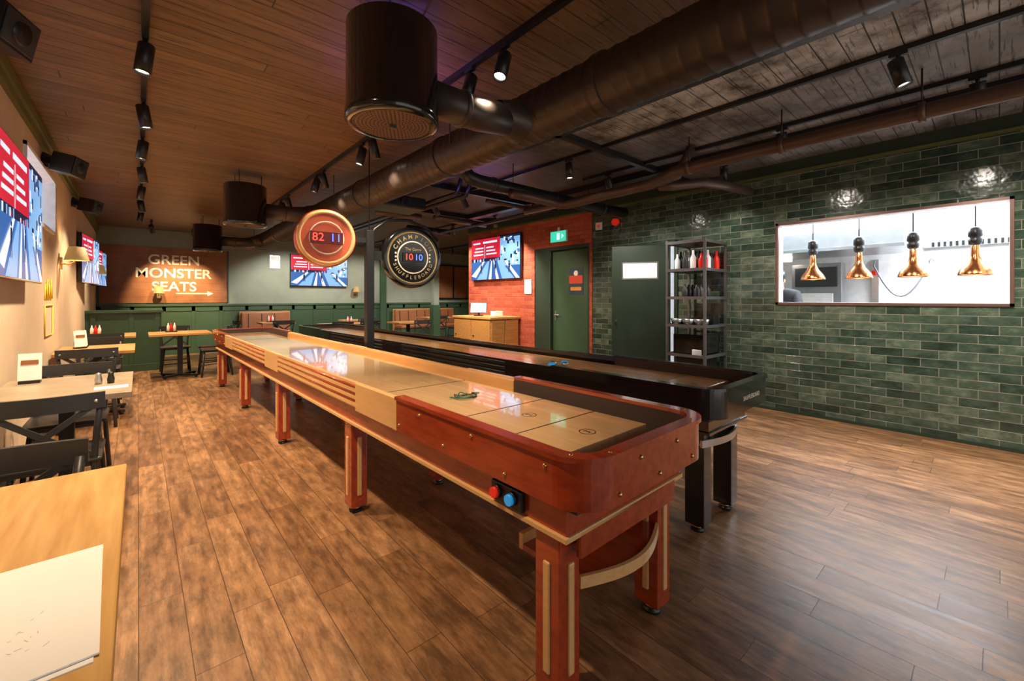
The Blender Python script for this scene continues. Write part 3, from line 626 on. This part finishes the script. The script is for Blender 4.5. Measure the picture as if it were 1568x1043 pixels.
M_pencil=mat('pencil_mark',(.55,.55,.56),.7)
rn=random.Random(7)
for i in range(12):
    x=.13+rn.random()*.05; y=-.12+rn.random()*.12; b.box((x,y,.0057),(.004+.008*rn.random(),.0009,.0003),M_pencil,rot=(0,0,rn.random()*3))
b.done('paper_menu_sheet',(-.292,1.14,.75))
b=B()
for i,(x,m) in enumerate(((-.03,M_steel),(.03,M_black))): b.lathe([(0,0),(.018,0),(.02,.03),(.014,.055),(.016,.07),(0,.078)],m,seg=16,M=Matrix.Translation((x,0,0)))
b.done('salt_and_pepper',(-.17,3.95,.75)); 
b=B(); b.box((0,0,.0015),(.16,.1,.003),M_paper); b.done('napkin',(-.13,3.75,.75))
menu(-.55,4.3); menu(-.5,6.9,rz=R(30)); condiments(-.5,9.2); menu(-.5,7.05,rz=R(40))
table(.53,9.15,.82,.78,M_oak); condiments(.42,9.3); chair(1.0,8.95,R(90)); chair(1.05,9.5,R(75)); chair(.5,9.75,R(180))
def speaker(x,y,z,rz):
    b=B(); s=.8; b.prism([(-.15*s,-.1*s),(.15*s,-.1*s),(.11*s,.12*s),(-.11*s,.12*s)],-.11*s,.11*s,M_black); b.box((0,-.105*s,0),(.26*s,.01,.19*s),M_dgrey,bev=.004)
    b.lathe([(.0,.0),(.05,.01),(.055,0)],M_black,seg=24,M=Matrix.Translation((.0,-.112*s,0))@Matrix.Rotation(R(90),4,'X'))
    b.box((0,.13,.0),(.04,.12,.06),M_black); b.box((0,.18,0),(.1,.02,.12),M_black); b.done('wall_speaker',(x,y,z),rot=(R(12),0,rz))
for y in (3.1,5.9,8.3): speaker(XL+.19,y,2.6,R(70))
def sconce(x,y,z,rz):
    b=B(); b.box((0,0,-.02),(.07,.02,.14),M_gold); b.tube([(0,0,-.02),(0,-.06,-.03),(0,-.11,0),(0,-.11,.06)],.008,M_gold)
    b.lathe([(.11,.0),(.07,.16),(.068,.16),(.107,.0)],M_shade,seg=24,M=Matrix.Translation((0,-.13,.02))); b.sph((0,-.12,.07),.022,M_bulb); b.done('wall_sconce',(x,y,z),rz)
sconce(XL+.01,7.2,1.75,R(90)); pt('sconce_bulb',(XL+.13,7.2,1.87),6,(1,.6,.28),.03)
sconce(XL+.01,10.9,1.75,R(90)) 
sconce(.35,YB-.045,1.42,0); sconce(4.9,YB-.02,1.5,0)
def booth(x,y,w,rz):
    b=B(); b.box((0,0,.2),(w,.5,.36),M_green); b.box((0,-.01,.43),(w,.52,.1),M_leather,bev=.03); b.box((0,.22,.72),(w,.1,.5),M_leather,rot=(R(-6),0,0),bev=.03); b.box((0,.29,.5),(w+.06,.05,.98),M_oak)
    for i in range(int(w/.3)): b.box((-w/2+.15+i*.3,.165,.72),(.012,.02,.42),M_black,rot=(R(-6),0,0))
    b.done('banquette_booth',(x,y,0),rz)
booth(2.5,YB-.42,1.1,0); booth(7.2,YB-.42,2.2,0)
table(2.5,11.5,.7,.7,M_oak); chair(2.5,11.0,0); chair(1.9,11.4,R(-80)); table(4.4,11.4,.7,.7,M_oak); chair(4.4,10.9,0); table(6.9,11.5,.9,.7,M_oak); chair(6.6,10.9,0); chair(7.3,10.9,0)
table(3.6,9.9,1.1,.7,M_oak); chair(3.3,9.5,0); chair(3.9,9.5,0); table(5.0,9.6,.8,.7,M_oak); chair(5.0,9.1,0); condiments(3.7,10.0); condiments(2.4,11.6)
b=B(); b.bx(-.08,.08,-.08,.08,0,2.9,M_wallg); b.bx(-.1,.1,-.1,.1,0,1.15,M_green); b.done('column',(6.0,10,0),bev=.004)
b=B(); b.bx(-.09,.09,-.05,.02,0,2.9,M_green); b.done('pilaster',(5.75,YB-.09,0))
b=B(); b.bx(-.75,.75,-.02,.02,-.6,.6,M_black); b.bx(-.7,-.03,-.025,-.02,-.55,.55,M_mural); b.bx(.03,.7,-.025,-.02,-.55,.55,M_mural); b.done('framed_wall_panel',(8.4,YB-.03,1.9))
b=B(); b.bx(-.12,.12,-.01,.01,-.17,.17,M_steel); b.bx(-.1,.1,-.012,-.01,-.15,.15,M_paper); b.done('framed_notice',(2.75,YB-.015,2.3))
b=B(); b.bx(-.35,.35,-.6,.6,.08,.93,M_oak,bev=.004); b.bx(-.38,.38,-.63,.63,.93,.97,M_pine,bev=.004); b.bx(-.31,.31,-.56,.56,0,.08,M_black)
for y0 in (-.59,.01): b.bx(-.365,-.35,y0,y0+.58,.12,.9,M_oak,bev=.004); b.cyl((-.385,y0+.5,.6),(-.365,y0+.5,.6),.012,M_black)
for i in range(2): b.bx(-.33+.34*i,-.02+.34*i,-.615,-.6,.12,.9,M_oak,bev=.004)
b.done('host_counter',(5.25,6.8,0))
b=B(); b.bx(-.09,.09,-.07,.07,0,.02,M_black); b.box((0,.02,.08),(.03,.03,.14),M_black); b.box((0,-.01,.17),(.34,.02,.23),M_black,rot=(R(-25),0,0),bev=.004); b.box((0,-.023,.165),(.31,.004,.2),E_lb,rot=(R(-25),0,0)); b.done('pos_terminal',(5.15,6.9,.97),R(-45))
b=B(); 
for i in range(2): b.box((0,0,.03+.05*i),(.2,.14,.05),M_paper,bev=.004)
b.done('paper_box',(5.25,6.45,.97))
# ------------------------------------------------------------------ rack
b=B(); W,D,Hh=.6,.5,2.04
M_rk=mat('rack_steel_dark',(.2,.2,.21),.35,metal=.7)
for sx in (0,1):
    for sy in (0,1): b.bx(sx*(W-.028),sx*(W-.028)+.028,sy*(D-.028),sy*(D-.028)+.028,0,Hh,M_rk)
for z in (.25,.62,.98,1.32,1.66,2.0):
    b.bx(0,W,0,D,z,z+.015,M_black)
    for (x0,x1,y0,y1) in ((0,W,-.002,.012),(0,W,D-.012,D+.002),(-.002,.012,0,D),(W-.012,W+.002,0,D)): b.bx(x0,x1,y0,y1,z-.01,z+.025,M_rk)
def bottle(x,y,z,m,h=.22): b.lathe([(0,0),(.032,0),(.034,.01),(.034,h*.6),(.014,h*.78),(.012,h),(0,h)],m,seg=14,M=Matrix.Translation((x,y,z)))
rn=random.Random(2)
for i in range(4):
    for j in range(4): bottle(.07+i*.085,.08+j*.1,1.675,rn.choice((M_paper,M_paper,M_dgrey)) if (j>0 and i<3) else rn.choice((M_red,M_dgrey,M_paper)),.18+.06*rn.random())
for j in range(4): bottle(.48,.08+j*.1,1.675,M_red,.24)
for i in range(4):
    for j in range(2): bottle(.1+i*.1,.15+j*.15,1.335,M_dgrey,.16)
b.box((.3,.25,.265+.17),(.4,.35,.34),M_black,bev=.02); b.box((.3,.25,.76),(.45,.38,.24),M_blackg,bev=.01)
for j in range(3): b.lathe([(0,0),(.07,0),(.09,.07),(.085,.07),(.06,.01)],M_steel,seg=20,M=Matrix.Translation((.12,.1+.15*j,1.0)))
for j in range(5): b.lathe([(0,0),(.1,0),(.12,.012*1),(0,.012)],M_dgrey,seg=24,M=Matrix.Translation((.4,.25,1.0+.014*j)))
b.box((.4,.12,1.06),(.15,.15,.12),M_black,bev=.01); b.box((.13,.14,.665),(.12,.12,.08),M_paper,bev=.01)
b.done('storage_rack',(4.98,2.26,0))
# ------------------------------------------------------------------ camera/world
w=bpy.data.worlds.new('w'); sc.world=w; w.use_nodes=True; bg=w.node_tree.nodes['Background']; bg.inputs[0].default_value=(1,.94,.88,1); bg.inputs[1].default_value=.9
cam=bpy.data.cameras.new('cam'); co=bpy.data.objects.new('camera',cam); COL.objects.link(co); sc.camera=co
cam.sensor_width=36; cam.lens=15.0; cam.shift_y=-.041; cam.clip_start=.02; cam.clip_end=100
co.location=(0,0,1.32); co.rotation_euler=(R(90),0,R(-41.2))
sc.view_settings.view_transform='Standard'
sc.view_settings.exposure=0.42
